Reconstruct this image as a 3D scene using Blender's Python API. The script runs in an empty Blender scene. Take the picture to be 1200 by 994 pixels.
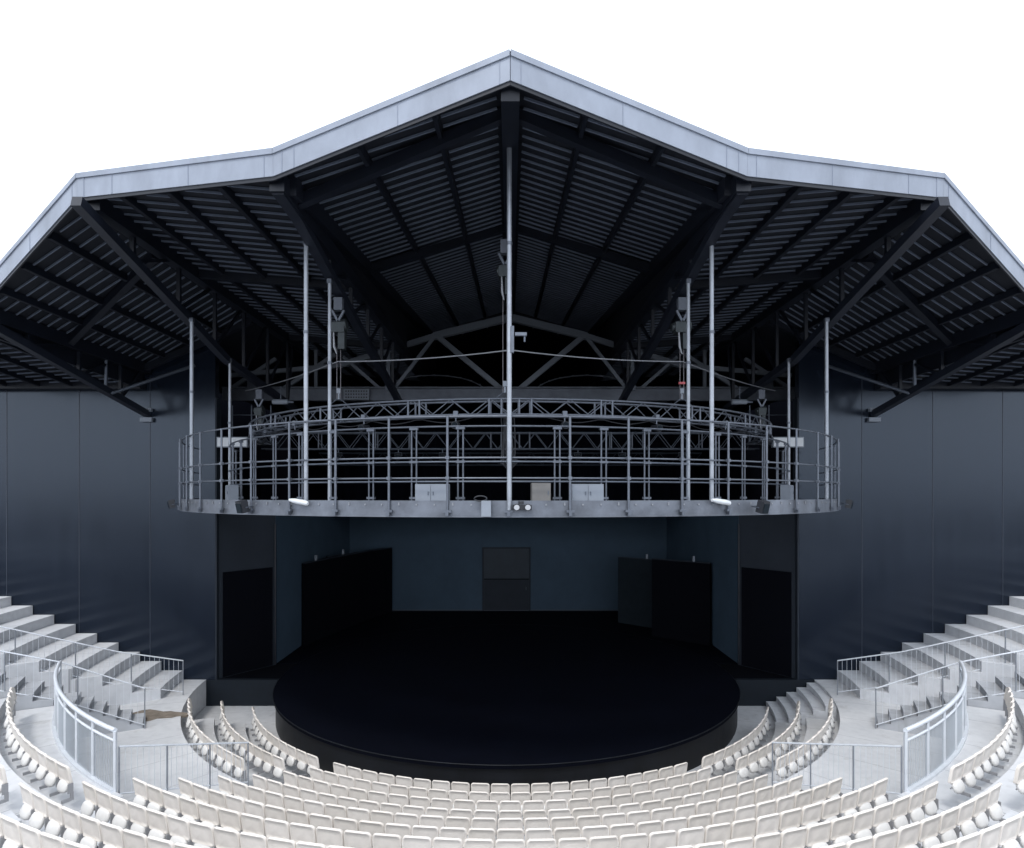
import bpy, math, random
random.seed(7)
S = bpy.context.scene
C = S.collection
rad = math.radians
EYE = 6.29          # eye height above the stage floor
F = 729.0
YC = 22.2           # centre of the round stage, metres in front of the camera

# ------------------------------------------------------------------ materials
def new_mat(name):
    m = bpy.data.materials.new(name); m.use_nodes = True
    nt = m.node_tree
    return m, nt, nt.nodes['Principled BSDF']

def mat(name, col, rough=0.6, metal=0.0, spec=0.5, var=0.0, scale=3.0, bump=0.0, bscale=40.0, tint=None, stretch=None, rvar=0.0):
    m, nt, b = new_mat(name)
    N, L = nt.nodes, nt.links
    b.inputs['Base Color'].default_value = (*col, 1)
    b.inputs['Roughness'].default_value = rough
    b.inputs['Metallic'].default_value = metal
    b.inputs['Specular IOR Level'].default_value = spec
    tc = N.new('ShaderNodeTexCoord')
    src = tc.outputs['Object']
    if stretch:
        mp = N.new('ShaderNodeMapping'); mp.inputs['Scale'].default_value = stretch
        L.new(src, mp.inputs['Vector']); src = mp.outputs['Vector']
    if var > 0:
        n = N.new('ShaderNodeTexNoise'); n.inputs['Scale'].default_value = scale
        n.inputs['Detail'].default_value = 6; n.inputs['Roughness'].default_value = 0.62
        L.new(src, n.inputs['Vector'])
        r = N.new('ShaderNodeValToRGB')
        r.color_ramp.elements[0].position = 0.3; r.color_ramp.elements[1].position = 0.72
        lo = tint if tint else tuple(c * (1 - var) for c in col)
        r.color_ramp.elements[0].color = (*lo, 1)
        r.color_ramp.elements[1].color = (*[min(1, c * (1 + var * 0.5)) for c in col], 1)
        L.new(n.outputs['Fac'], r.inputs['Fac']); L.new(r.outputs['Color'], b.inputs['Base Color'])
        if rvar > 0:
            mr = N.new('ShaderNodeMapRange')
            mr.inputs['To Min'].default_value = rough - rvar; mr.inputs['To Max'].default_value = rough + rvar
            L.new(n.outputs['Fac'], mr.inputs['Value']); L.new(mr.outputs['Result'], b.inputs['Roughness'])
    if bump > 0:
        n2 = N.new('ShaderNodeTexNoise'); n2.inputs['Scale'].default_value = bscale
        n2.inputs['Detail'].default_value = 5
        L.new(src, n2.inputs['Vector'])
        bp = N.new('ShaderNodeBump'); bp.inputs['Strength'].default_value = bump; bp.inputs['Distance'].default_value = 0.01
        L.new(n2.outputs['Fac'], bp.inputs['Height']); L.new(bp.outputs['Normal'], b.inputs['Normal'])
    return m

def concrete(name, col, stain):
    m, nt, b = new_mat(name)
    N, L = nt.nodes, nt.links
    tc = N.new('ShaderNodeTexCoord')
    def noise(sc, det=6):
        n = N.new('ShaderNodeTexNoise'); n.inputs['Scale'].default_value = sc; n.inputs['Detail'].default_value = det
        L.new(tc.outputs['Object'], n.inputs['Vector']); return n
    a = noise(0.55); c2 = noise(5.0); g = noise(60, 3)
    r = N.new('ShaderNodeValToRGB')
    r.color_ramp.elements[0].position = 0.33; r.color_ramp.elements[1].position = 0.62
    r.color_ramp.elements[0].color = (*stain, 1); r.color_ramp.elements[1].color = (*col, 1)
    L.new(a.outputs['Fac'], r.inputs['Fac'])
    mx = N.new('ShaderNodeMixRGB'); mx.blend_type = 'MULTIPLY'; mx.inputs['Fac'].default_value = 0.5
    r2 = N.new('ShaderNodeValToRGB')
    r2.color_ramp.elements[0].position = 0.3; r2.color_ramp.elements[1].position = 0.6
    r2.color_ramp.elements[0].color = (.83, .83, .84, 1); r2.color_ramp.elements[1].color = (1, 1, 1, 1)
    L.new(c2.outputs['Fac'], r2.inputs['Fac'])
    L.new(r.outputs['Color'], mx.inputs['Color1']); L.new(r2.outputs['Color'], mx.inputs['Color2'])
    def mth(op, a, c=None):
        n = N.new('ShaderNodeMath'); n.operation = op
        if hasattr(a, 'links'): L.new(a, n.inputs[0])
        else: n.inputs[0].default_value = a
        if c is not None:
            if hasattr(c, 'links'): L.new(c, n.inputs[1])
            else: n.inputs[1].default_value = c
        return n.outputs[0]
    sp = N.new('ShaderNodeSeparateXYZ'); L.new(tc.outputs['Object'], sp.inputs[0])
    ang = mth('ARCTAN2', sp.outputs['X'], mth('SUBTRACT', YC, sp.outputs['Y']))
    fr = mth('FRACT', mth('MULTIPLY', ang, 7.2))
    line = mth('LESS_THAN', fr, .010)
    jm = N.new('ShaderNodeMixRGB'); jm.inputs['Color2'].default_value = (.22, .225, .24, 1)
    L.new(mth('MULTIPLY', line, .7), jm.inputs['Fac']); L.new(mx.outputs['Color'], jm.inputs['Color1'])
    # rain streaks and water marks
    mp = N.new('ShaderNodeMapping'); mp.inputs['Scale'].default_value = (1.6, 1.6, .3); L.new(tc.outputs['Object'], mp.inputs['Vector'])
    ws = N.new('ShaderNodeTexNoise'); ws.inputs['Scale'].default_value = 1.3; ws.inputs['Detail'].default_value = 8; ws.inputs['Roughness'].default_value = .7
    L.new(mp.outputs['Vector'], ws.inputs['Vector'])
    wr = N.new('ShaderNodeValToRGB'); wr.color_ramp.elements[0].position = .56; wr.color_ramp.elements[1].position = .66
    wr.color_ramp.elements[0].color = (1, 1, 1, 1); wr.color_ramp.elements[1].color = (.88, .875, .86, 1)
    L.new(ws.outputs['Fac'], wr.inputs['Fac'])
    wm = N.new('ShaderNodeMixRGB'); wm.blend_type = 'MULTIPLY'; wm.inputs['Fac'].default_value = 1
    L.new(jm.outputs['Color'], wm.inputs['Color1']); L.new(wr.outputs['Color'], wm.inputs['Color2'])
    L.new(wm.outputs['Color'], b.inputs['Base Color'])
    b.inputs['Roughness'].default_value = 0.85
    bp = N.new('ShaderNodeBump'); bp.inputs['Strength'].default_value = 0.25; bp.inputs['Distance'].default_value = 0.008
    L.new(g.outputs['Fac'], bp.inputs['Height']); L.new(bp.outputs['Normal'], b.inputs['Normal'])
    return m

M = {}
M['concrete'] = concrete('pale_concrete', (.60, .605, .615), (.52, .53, .545))
M['step'] = concrete('step_concrete', (.64, .65, .67), (.53, .545, .57))
M['ground'] = mat('asphalt', (.055, .056, .06), .9, var=.3, scale=2)
M['soil'] = mat('soil', (.21, .175, .14), .95, var=.4, scale=5, bump=.4)
M['seat'] = mat('white_plastic', (.80, .745, .685), .42, var=.05, scale=9)
for nm in ('seat',):
    nt = M[nm].node_tree; N, L = nt.nodes, nt.links; b = N['Principled BSDF']
    src = b.inputs['Base Color'].links[0].from_socket
    oi = N.new('ShaderNodeObjectInfo'); rr = N.new('ShaderNodeValToRGB')
    rr.color_ramp.elements[0].color = (.90, .89, .87, 1); rr.color_ramp.elements[1].color = (1, 1, 1, 1)
    L.new(oi.outputs['Random'], rr.inputs['Fac'])
    mm = N.new('ShaderNodeMixRGB'); mm.blend_type = 'MULTIPLY'; mm.inputs['Fac'].default_value = 1
    L.new(src, mm.inputs['Color1']); L.new(rr.outputs['Color'], mm.inputs['Color2']); L.new(mm.outputs['Color'], b.inputs['Base Color'])
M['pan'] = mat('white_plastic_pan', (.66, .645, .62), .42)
M['bracket'] = mat('grey_bracket', (.33, .33, .34), .5, metal=.4)
M['galv'] = mat('galvanised_steel', (.35, .375, .415), .42, metal=.55, var=.25, scale=2.5, rvar=.08)
M['galv_rail'] = mat('galvanised_rail', (.70, .73, .77), .4, metal=.15, var=.1, scale=4)
M['fascia'] = mat('fascia_zinc', (.285, .315, .375), .5, metal=.15, var=.22, scale=1.6, stretch=(1, 1, .5), bump=.05, bscale=3)
M['tube'] = mat('tube_steel', (.135, .15, .18), .4, metal=.5, var=.2, scale=6)
M['tube_dark'] = mat('tube_steel_dark', (.13, .15, .185), .45, metal=.5, var=.2, scale=6)
M['band'] = mat('gantry_steel', (.155, .17, .20), .45, metal=.4, var=.55, scale=1.3, bump=.08, bscale=4)
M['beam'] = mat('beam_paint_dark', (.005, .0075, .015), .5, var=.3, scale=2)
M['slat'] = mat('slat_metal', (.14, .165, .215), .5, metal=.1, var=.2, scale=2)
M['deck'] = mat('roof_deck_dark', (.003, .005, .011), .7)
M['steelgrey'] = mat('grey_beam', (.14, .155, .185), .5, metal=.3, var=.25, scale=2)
def cladding():
    m, nt, b = new_mat('dark_cladding'); N, L = nt.nodes, nt.links
    tc = N.new('ShaderNodeTexCoord'); sp = N.new('ShaderNodeSeparateXYZ'); L.new(tc.outputs['Object'], sp.inputs[0])
    def mth(op, a, c=None):
        n = N.new('ShaderNodeMath'); n.operation = op
        if hasattr(a, 'links'): L.new(a, n.inputs[0])
        else: n.inputs[0].default_value = a
        if c is not None:
            if hasattr(c, 'links'): L.new(c, n.inputs[1])
            else: n.inputs[1].default_value = c
        return n.outputs[0]
    cell = mth('FLOOR', mth('DIVIDE', mth('ADD', sp.outputs['X'], 12.27), 2.414))
    wn = N.new('ShaderNodeTexWhiteNoise'); wn.noise_dimensions = '1D'; L.new(cell, wn.inputs['W'])
    mp = N.new('ShaderNodeMapping'); mp.inputs['Scale'].default_value = (2.2, 1, .16); L.new(tc.outputs['Object'], mp.inputs['Vector'])
    st = N.new('ShaderNodeTexNoise'); st.inputs['Scale'].default_value = 1.6; st.inputs['Detail'].default_value = 7; L.new(mp.outputs['Vector'], st.inputs['Vector'])
    f = mth('ADD', mth('MULTIPLY', wn.outputs['Value'], .35), mth('MULTIPLY', st.outputs['Fac'], .9))
    rp = N.new('ShaderNodeValToRGB'); e = rp.color_ramp.elements
    e[0].position = .3; e[1].position = .95; e[0].color = (.0055, .0085, .0155, 1); e[1].color = (.009, .0135, .024, 1)
    L.new(f, rp.inputs['Fac']); L.new(rp.outputs['Color'], b.inputs['Base Color'])
    L.new(mth('ADD', mth('MULTIPLY', f, .10), .15), b.inputs['Roughness'])
    b.inputs['Specular IOR Level'].default_value = .60; b.inputs['Specular Tint'].default_value = (.74, .85, 1, 1)
    bz = N.new('ShaderNodeTexNoise'); bz.inputs['Scale'].default_value = .8; bz.inputs['Detail'].default_value = 2; L.new(tc.outputs['Object'], bz.inputs['Vector'])
    bp = N.new('ShaderNodeBump'); bp.inputs['Strength'].default_value = .10; bp.inputs['Distance'].default_value = .02
    L.new(bz.outputs['Fac'], bp.inputs['Height']); L.new(bp.outputs['Normal'], b.inputs['Normal'])
    return m
M['facade'] = cladding()
M['joint'] = mat('joint_metal', (.035, .043, .06), .4)
M['inner'] = mat('stage_wall_paint', (.045, .075, .11), .75, spec=.3, var=.18, scale=.8, bump=.1, bscale=12)
M['portal'] = mat('portal_paint', (.018, .024, .034), .7, spec=.3, var=.2, scale=1.0)
M['inner_door'] = mat('stage_door_paint', (.022, .033, .046), .6, spec=.4, var=.2, scale=1.2)
M['pit'] = mat('pit_wall_paint', (.007, .0115, .018), .7, spec=.3, var=.2)
M['black'] = mat('black_cloth', (.0025, .003, .006), .95, spec=.05)
M['flat_black'] = mat('flat_black', (.002, .0025, .005), .85, spec=.08)
M['flat_grey'] = mat('flat_grey', (.014, .020, .026), .8, spec=.1, var=.2)
M['stage'] = mat('stage_floor', (.0018, .0026, .0065), .75, spec=.07, var=.25, scale=1.0)
M['rim'] = mat('stage_rim', (.0035, .0045, .007), .5, spec=.35, var=.6, scale=2.5, stretch=(1, 1, .4), rvar=.12)
M['housing'] = mat('lamp_housing', (.02, .022, .028), .5)
M['lens'] = mat('lamp_lens', (.40, .41, .43), .2)
M['white'] = mat('white_casing', (.62, .64, .66), .4)
M['cabinet'] = mat('cabinet_grey', (.22, .245, .285), .5, var=.1, scale=3)
M['cabinet_brown'] = mat('cabinet_taupe', (.16, .155, .15), .6, var=.15, scale=3)
M['hoist'] = mat('hoist_body', (.05, .06, .065), .45, metal=.4, var=.3, scale=8)
M['cable'] = mat('cable', (.26, .27, .29), .4, metal=.5)
M['red'] = mat('red_tag', (.45, .08, .09), .5)
M['bar'] = mat('bar_steel', (.52, .56, .60), .45, metal=.2)
M['stair'] = concrete('stair_concrete', (.44, .455, .48), (.36, .37, .39))

# ------------------------------------------------------------------ mesh helpers
class MB:
    def __init__(s): s.v = []; s.f = []; s.mi = []; s.sm = []
    def add(s, vs, fs, smooth=False, mi=0):
        o = len(s.v); s.v += [tuple(p) for p in vs]
        for f in fs: s.f.append([i + o for i in f]); s.sm.append(smooth); s.mi.append(mi)
    def box(s, c, d, rz=0.0, mi=0, rx=0.0):
        cx, cy, cz = c; dx, dy, dz = d[0] / 2, d[1] / 2, d[2] / 2
        co, si = math.cos(rz), math.sin(rz); cr, sr = math.cos(rx), math.sin(rx)
        vs = []
        for x, y, z in ((-1,-1,-1),(1,-1,-1),(1,1,-1),(-1,1,-1),(-1,-1,1),(1,-1,1),(1,1,1),(-1,1,1)):
            x, y, z = x*dx, y*dy, z*dz
            y, z = y*cr - z*sr, y*sr + z*cr
            vs.append((cx + x*co - y*si, cy + x*si + y*co, cz + z))
        s.add(vs, [(0,3,2,1),(4,5,6,7),(0,1,5,4),(1,2,6,5),(2,3,7,6),(3,0,4,7)], mi=mi)
    def beam(s, a, b, w, h, mi=0, up=(0, 0, 1)):
        # rectangular bar from a to b, w wide, h deep
        ax, ay, az = a; bx, by, bz = b
        d = (bx-ax, by-ay, bz-az); l = math.sqrt(sum(x*x for x in d)) or 1e-6; d = [x/l for x in d]
        if abs(d[2]) > .98: up = (0, 1, 0)
        r = (d[1]*up[2]-d[2]*up[1], d[2]*up[0]-d[0]*up[2], d[0]*up[1]-d[1]*up[0])
        l = math.sqrt(sum(x*x for x in r)); r = [x/l for x in r]
        u = (r[1]*d[2]-r[2]*d[1], r[2]*d[0]-r[0]*d[2], r[0]*d[1]-r[1]*d[0])
        vs = []
        for p in (a, b):
            for i, j in ((-1,-1),(1,-1),(1,1),(-1,1)):
                vs.append([p[k] + r[k]*i*w/2 + u[k]*j*h/2 for k in range(3)])
        s.add(vs, [(0,3,2,1),(4,5,6,7),(0,1,5,4),(1,2,6,5),(2,3,7,6),(3,0,4,7)], mi=mi)
    def tube(s, pts, r, n=8, mi=0, cap=True, closed=False):
        rings = []
        m = len(pts)
        for i, p in enumerate(pts):
            a = pts[i-1] if i > 0 else p; b = pts[i+1] if i < m-1 else p
            d = [b[k]-a[k] for k in range(3)]; l = math.sqrt(sum(x*x for x in d)) or 1e-6; d = [x/l for x in d]
            up = (0, 0, 1) if abs(d[2]) < .9 else (0, 1, 0)
            e = (d[1]*up[2]-d[2]*up[1], d[2]*up[0]-d[0]*up[2], d[0]*up[1]-d[1]*up[0])
            l = math.sqrt(sum(x*x for x in e)); e = [x/l for x in e]
            u = (e[1]*d[2]-e[2]*d[1], e[2]*d[0]-e[0]*d[2], e[0]*d[1]-e[1]*d[0])
            rr = r[i] if isinstance(r, (list, tuple)) else r
            rings.append([[p[k] + rr*(math.cos(t)*e[k] + math.sin(t)*u[k]) for k in range(3)]
                          for t in [2*math.pi*q/n for q in range(n)]])
        vs = [p for g in rings for p in g]; fs = []
        for i in range(m-1):
            for q in range(n):
                fs.append((i*n+q, i*n+(q+1) % n, (i+1)*n+(q+1) % n, (i+1)*n+q))
        s.add(vs, fs, True, mi)
        if cap:
            s.add(rings[0], [tuple(range(n))[::-1]], False, mi); s.add(rings[-1], [tuple(range(n))], False, mi)
    def strip(s, A, B, top, bot, mi=0):
        # solid slab between two plan polylines; top may be a pair (A side, B side)
        n = len(A); ta, tb = top if isinstance(top, (tuple, list)) else (top, top)
        vs = [(x, y, ta) for x, y in A] + [(x, y, tb) for x, y in B] + [(x, y, bot) for x, y in A] + [(x, y, bot) for x, y in B]
        fs = []
        for i in range(n-1):
            fs += [(i, i+1, n+i+1, n+i), (2*n+i, 3*n+i, 3*n+i+1, 2*n+i+1),
                   (i, 2*n+i, 2*n+i+1, i+1), (n+i, n+i+1, 3*n+i+1, 3*n+i)]
        fs += [(0, n, 3*n, 2*n), (n-1, 3*n-1, 4*n-1, 2*n-1)]
        s.add(vs, fs, mi=mi)
    def prism(s, poly, z0, z1, mi=0):
        n = len(poly)
        vs = [(x, y, z0) for x, y in poly] + [(x, y, z1) for x, y in poly]
        s.add(vs, [tuple(range(n))[::-1], tuple(range(n, 2*n))] + [(i, (i+1) % n, n+(i+1) % n, n+i) for i in range(n)], mi=mi)
    def plate(s, pts, thick, mi=0):
        # polygon of 3D points extruded upward by thick
        n = len(pts)
        vs = list(pts) + [(x, y, z+thick) for x, y, z in pts]
        s.add(vs, [tuple(range(n))[::-1], tuple(range(n, 2*n))] + [(i, (i+1) % n, n+(i+1) % n, n+i) for i in range(n)], mi=mi)
    def mesh(s, name, *ms):
        me = bpy.data.meshes.new(name); me.from_pydata(s.v, [], s.f)
        for m in ms: me.materials.append(m)
        for p, sm, mi in zip(me.polygons, s.sm, s.mi): p.use_smooth = sm; p.material_index = mi
        import bmesh
        bm = bmesh.new(); bm.from_mesh(me); bmesh.ops.recalc_face_normals(bm, faces=bm.faces); bm.to_mesh(me); bm.free()
        return me
    def build(s, name, m, parent=None, **kw):
        ms = m if isinstance(m, (list, tuple)) else [m]
        o = bpy.data.objects.new(name, s.mesh(name, *ms)); C.objects.link(o)
        if parent is not None: o.parent = parent
        for k, v in kw.items(): o[k] = v
        return o

def thing(name, label, cat, loc=(0, 0, 0), rz=0.0, group=None):
    o = bpy.data.objects.new(name, None); C.objects.link(o); o.empty_display_size = .3
    o.location = loc; o.rotation_euler = (0, 0, rz)
    o['label'] = label; o['category'] = cat
    if group: o['group'] = group
    return o
def tag(o, label, cat, group=None):
    o['label'] = label; o['category'] = cat
    if group: o['group'] = group
    return o
def struct(o, label=None, cat=None):
    o['kind'] = 'structure'
    if label: o['label'] = label
    if cat: o['category'] = cat
    return o

def pol(R, t, yc=YC):          # t in degrees, 0 = towards the camera, positive = right
    return (R*math.sin(rad(t)), yc - R*math.cos(rad(t)))
def arc(R, t0, t1, n, yc=YC):
    return [pol(R, t0 + (t1-t0)*i/n, yc) for i in range(n+1)]
def proj(x, y, z):
    return 598 + F*x/y, 580 - F*(z-EYE)/y
def ordn(n):
    a = ['zeroth','first','second','third','fourth','fifth','sixth','seventh','eighth','ninth','tenth','eleventh','twelfth','thirteenth','fourteenth','fifteenth','sixteenth','seventeenth','eighteenth','nineteenth']
    if n < 20: return a[n]
    t = {2: 'twent', 3: 'thirt', 4: 'fort', 5: 'fift'}[n//10]
    return t + 'ieth' if n % 10 == 0 else t + 'y-' + a[n % 10]
SIDE = {-1: 'left', 1: 'right'}

# ------------------------------------------------------------------ ground and seating bowl
g = MB(); g.add([(-400,-400,-1.6),(400,-400,-1.6),(400,400,-1.6),(-400,400,-1.6)], [(0,1,2,3)])
struct(g.build('ground', M['ground']), 'dark asphalt ground around the amphitheatre', 'ground')

TOPS = [-.07, .15, .39, .64, .94, 1.22, 1.53, 1.80, 2.06, 2.38, 2.70, 3.02]
SEAT_H = .82
def rowc(k):   # k = 1.. centre block: arc centre and radius of the seat backs
    return 22.2 - .33*(k-1), 8.45 + .52*(k-1)
ENDS = [30, 30.4, 30.9, 31.5, 32.1, 32.7, 33.4, 33.8, 35.0, 36.0, 37.0, 38.0]
BOUND = 32.2
def rowlimit(c, R, ang=BOUND):   # own-centre angle where the row meets the radial boundary line
    lo, hi = 0, 80
    for _ in range(40):
        t = (lo+hi)/2; x, y = R*math.sin(rad(t)), c - R*math.cos(rad(t))
        if math.degrees(math.atan2(x, YC-y)) < ang: lo = t
        else: hi = t
    return lo
def floorz(k): return (TOPS[k-1] if k <= 12 else 3.02 + .30*(k-12)) - SEAT_H

bowl = MB()
NROW = 19
for k in range(1, NROW+1):
    c1, R1 = rowc(k); c0, R0 = rowc(k-1) if k > 1 else (22.2, 7.4)
    b0 = R0 + (.27 if k > 1 else 0); b1 = R1 + .27
    la, lb = rowlimit(c0, b0), rowlimit(c1, b1)
    bowl.strip(arc(b0, -la, la, 40, c0), arc(b1, -lb, lb, 40, c1), floorz(k), -1.6 if k < 12 else floorz(k)-1.2)
struct(bowl.build('seating_terrace', M['concrete']), 'curved pale concrete tiers carrying the central rows of seats', 'terrace')

# side pits, plateau and upper tiers on both sides
UP = [(13.1, 14.17, .95), (14.17, 15.07, 1.30), (15.07, 15.97, 1.65), (15.97, 16.76, 2.0), (16.76, 17.66, 2.35), (17.66, 18.6, 2.7), (18.6, 19.5, 3.05), (19.5, 20.4, 3.4)]
WALLY = 21.2
def tmax(R): return math.degrees(math.acos(min(1, (YC-WALLY+.02)/R)))
for sg in (-1, 1):
    def A(R, t0, t1, n=24): return arc(R, sg*t0, sg*t1, n)
    b = MB()
    for R0, R1, z in ((7.4, 8.70, -.89), (8.70, 9.55, -.67), (9.55, 10.40, -.43)):
        b.strip(A(R0, BOUND, 69), A(R1, BOUND, 69), z, -1.6)
    b.strip(A(7.4, 69, tmax(7.4)), A(10.40, 69, tmax(10.40)), -.892, -1.6)
    struct(b.build('pit_floor', M['concrete']), f'stepped pale concrete floor of the seat pit at the {SIDE[sg]} of the stage', 'floor')
    b = MB(); b.strip(A(10.40, BOUND, tmax(10.40)), A(13.1, BOUND, tmax(13.1)), 0, -1.6)
    b.strip(A(13.1, 60.9, tmax(13.1)), A(22, 60.9, tmax(22)), -.002, -1.6)
    struct(b.build('plateau', M['concrete']), f'pale concrete landing between pit and {SIDE[sg]} balustrade', 'landing')
    b = MB()
    for R0, R1, z in UP:
        b.strip(A(R0, 31.6, 60.8), A(R1, 31.6, 60.8), z, -1.6)
    struct(b.build('upper_tier', M['concrete']), f'pale concrete upper tiers behind the {SIDE[sg]} curved balustrade', 'terrace')

# wall terraces (big concrete steps against the cladding)
CUT0, CUTD = (-10.35, 19.5), (-.71, -.42)
for sg in (-1, 1):
    b = MB()
    for k in range(1, 14):
        xi = -10.42 - .73*k
        R0 = math.hypot(xi, YC-WALLY); R1 = R0 + .73
        # from the cut line (towards the camera) to the wall
        p = (CUT0[0] + CUTD[0]*k, CUT0[1] + CUTD[1]*k)
        t0 = math.degrees(math.atan2(-p[0], YC-p[1])); t1 = tmax(R0)
        t0b = t0 - 1.0
        Ain = [(sg*R0*math.sin(rad(t)), YC-R0*math.cos(rad(t))) for t in [t0+(t1-t0)*i/12 for i in range(13)]]
        t1b = tmax(R1)
        Bo = [(sg*R1*math.sin(rad(t)), YC-R1*math.cos(rad(t))) for t in [t0b+(t1b-t0b)*i/12 for i in range(13)]]
        # nosing a little proud of the riser
        b.strip(Ain, Bo, .315*k, -.5)
    struct(b.build('stepped_terrace', M['step']), f'tall concrete steps climbing along the {SIDE[sg]} dark wall', 'terrace')
    # aisle stair rising outwards between the upper tier and the tall steps
    b = MB()
    n = 6
    for i in range(n):
        R0 = 11.3 + .3*i; z = .95/n*(i+1)
        b.strip(arc(R0, sg*61.2, sg*65.5, 4), arc(R0+.3 if i < n-1 else R0+.45, sg*61.2, sg*65.5, 4), z, -.3)
    for i in range(16):
        R0 = 13.25 + .42*i; z = .95 + .17*(i+1)
        b.strip(arc(R0, sg*60.9, sg*66.5, 4), arc(R0+.42, sg*60.9, sg*66.5, 4), z, -.3)
    st = b.build('concrete_stair', M['stair'])
    tag(st, f'small grey concrete stair with low treads rising behind the {SIDE[sg]} curved balustrade', 'stair')
    # sloped landing between the stair and the tall steps
    b = MB()
    for i in range(10):
        R0 = 12.4 + .73*i
        b.strip(arc(R0, sg*66.6, sg*71.5, 5), arc(R0+.73, sg*66.6, sg*71.5, 5), .16 + .30*i, -.4)
    struct(b.build('landing', M['concrete']), f'pale concrete landing beside the {SIDE[sg]} tall steps', 'landing')

# aisle half steps beside the centre block
for sg in (-1, 1):
    ast = thing('aisle_steps', f'concrete half steps of the aisle at the {SIDE[sg]} end of the centre rows', 'steps')
    for k in range(2, 13):
        b = MB()
        c0, R0 = rowc(k-1); c1, R1 = rowc(k)
        e0 = ENDS[min(k-2, 11)] + .7; 
        rr = R0 + .27
        l0 = rowlimit(c0, rr) - .3; l1 = rowlimit(c0, rr-.30) - .3
        if l0 - e0 < 1: continue
        z = (floorz(k-1)+floorz(k))/2
        b.strip([pol(rr-.30, sg*(e0+(l1-e0)*i/4), c0) for i in range(5)], [pol(rr-.003, sg*(e0+(l0-e0)*i/4), c0) for i in range(5)], z, floorz(k-1)-.1)
        b.build('step', M['step'], ast)
# five steps out of the right hand pit
b = MB()
for i in range(5):
    R0 = 8.75 + .34*i
    b.strip(arc(R0, 70, tmax(R0)-.4, 6), arc(R0+.345, 70, tmax(R0+.345)-.4, 6), -.72 + .16*i, -.95)
tag(b.build('pit_steps', M['step']), 'five pale curved concrete steps climbing out of the right pit beside the dark wall', 'steps')
# soil stain
b = MB(); pts = []
for i in range(22):
    a = 2*math.pi*i/22; r = 1 + .25*math.sin(3*a+1) + .12*math.sin(7*a)
    pts.append((-10.15 + .62*r*math.cos(a)*1.25, 17.75 + .42*r*math.sin(a)))
b.prism(pts, -.05, .006)
o = b.build('bare_soil', M['soil']); o['kind'] = 'stuff'; o['label'] = 'patch of brown bare soil on the left landing'; o['category'] = 'soil'

# ------------------------------------------------------------------ round stage
st = thing('round_stage', 'big black round stage with a dark rim in front of the seats', 'stage', (-.12, YC+.12, -.9))
b = MB(); Rs = 7.84
outer = [(Rs*math.sin(2*math.pi*i/128), -Rs*math.cos(2*math.pi*i/128)) for i in range(128)]
b.prism(outer, .80, .90); b.box((0, 6.2, .85), (17.3, 10.6, .094))
b.build('stage_floor', M['stage'], st)
b = MB()
n = 128
ins = [(7.77*math.sin(2*math.pi*i/n), -7.77*math.cos(2*math.pi*i/n)) for i in range(n)]
vs = [(x, y, 0) for x, y in ins] + [(x, y, .80) for x, y in ins]
b.add(vs, [(i, (i+1) % n, n+(i+1) % n, n+i) for i in range(n)], True)
b.build('stage_rim', M['rim'], st)
b = MB(); b.tube([(7.845*math.sin(2*math.pi*i/n), -7.845*math.cos(2*math.pi*i/n), .895) for i in range(n+1)], .012, 6, cap=False)
b.build('rim_trim', mat('trim_strip', (.009, .012, .017), .45, metal=.4, var=.6, scale=2), st)

# ------------------------------------------------------------------ stage house
def H(x, y):      # underside of the roof above the eye
    x = abs(x)
    if x <= 4.1: return 6.60 + .12*(y-9.9) - .285*x
    if x <= 8.58: return 5.54 + .08*(x-4.1)
    if x <= 12.5: return 5.91 - .42*(x-8.58)
    return 4.31 - .10*(y-14.58)

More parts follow.
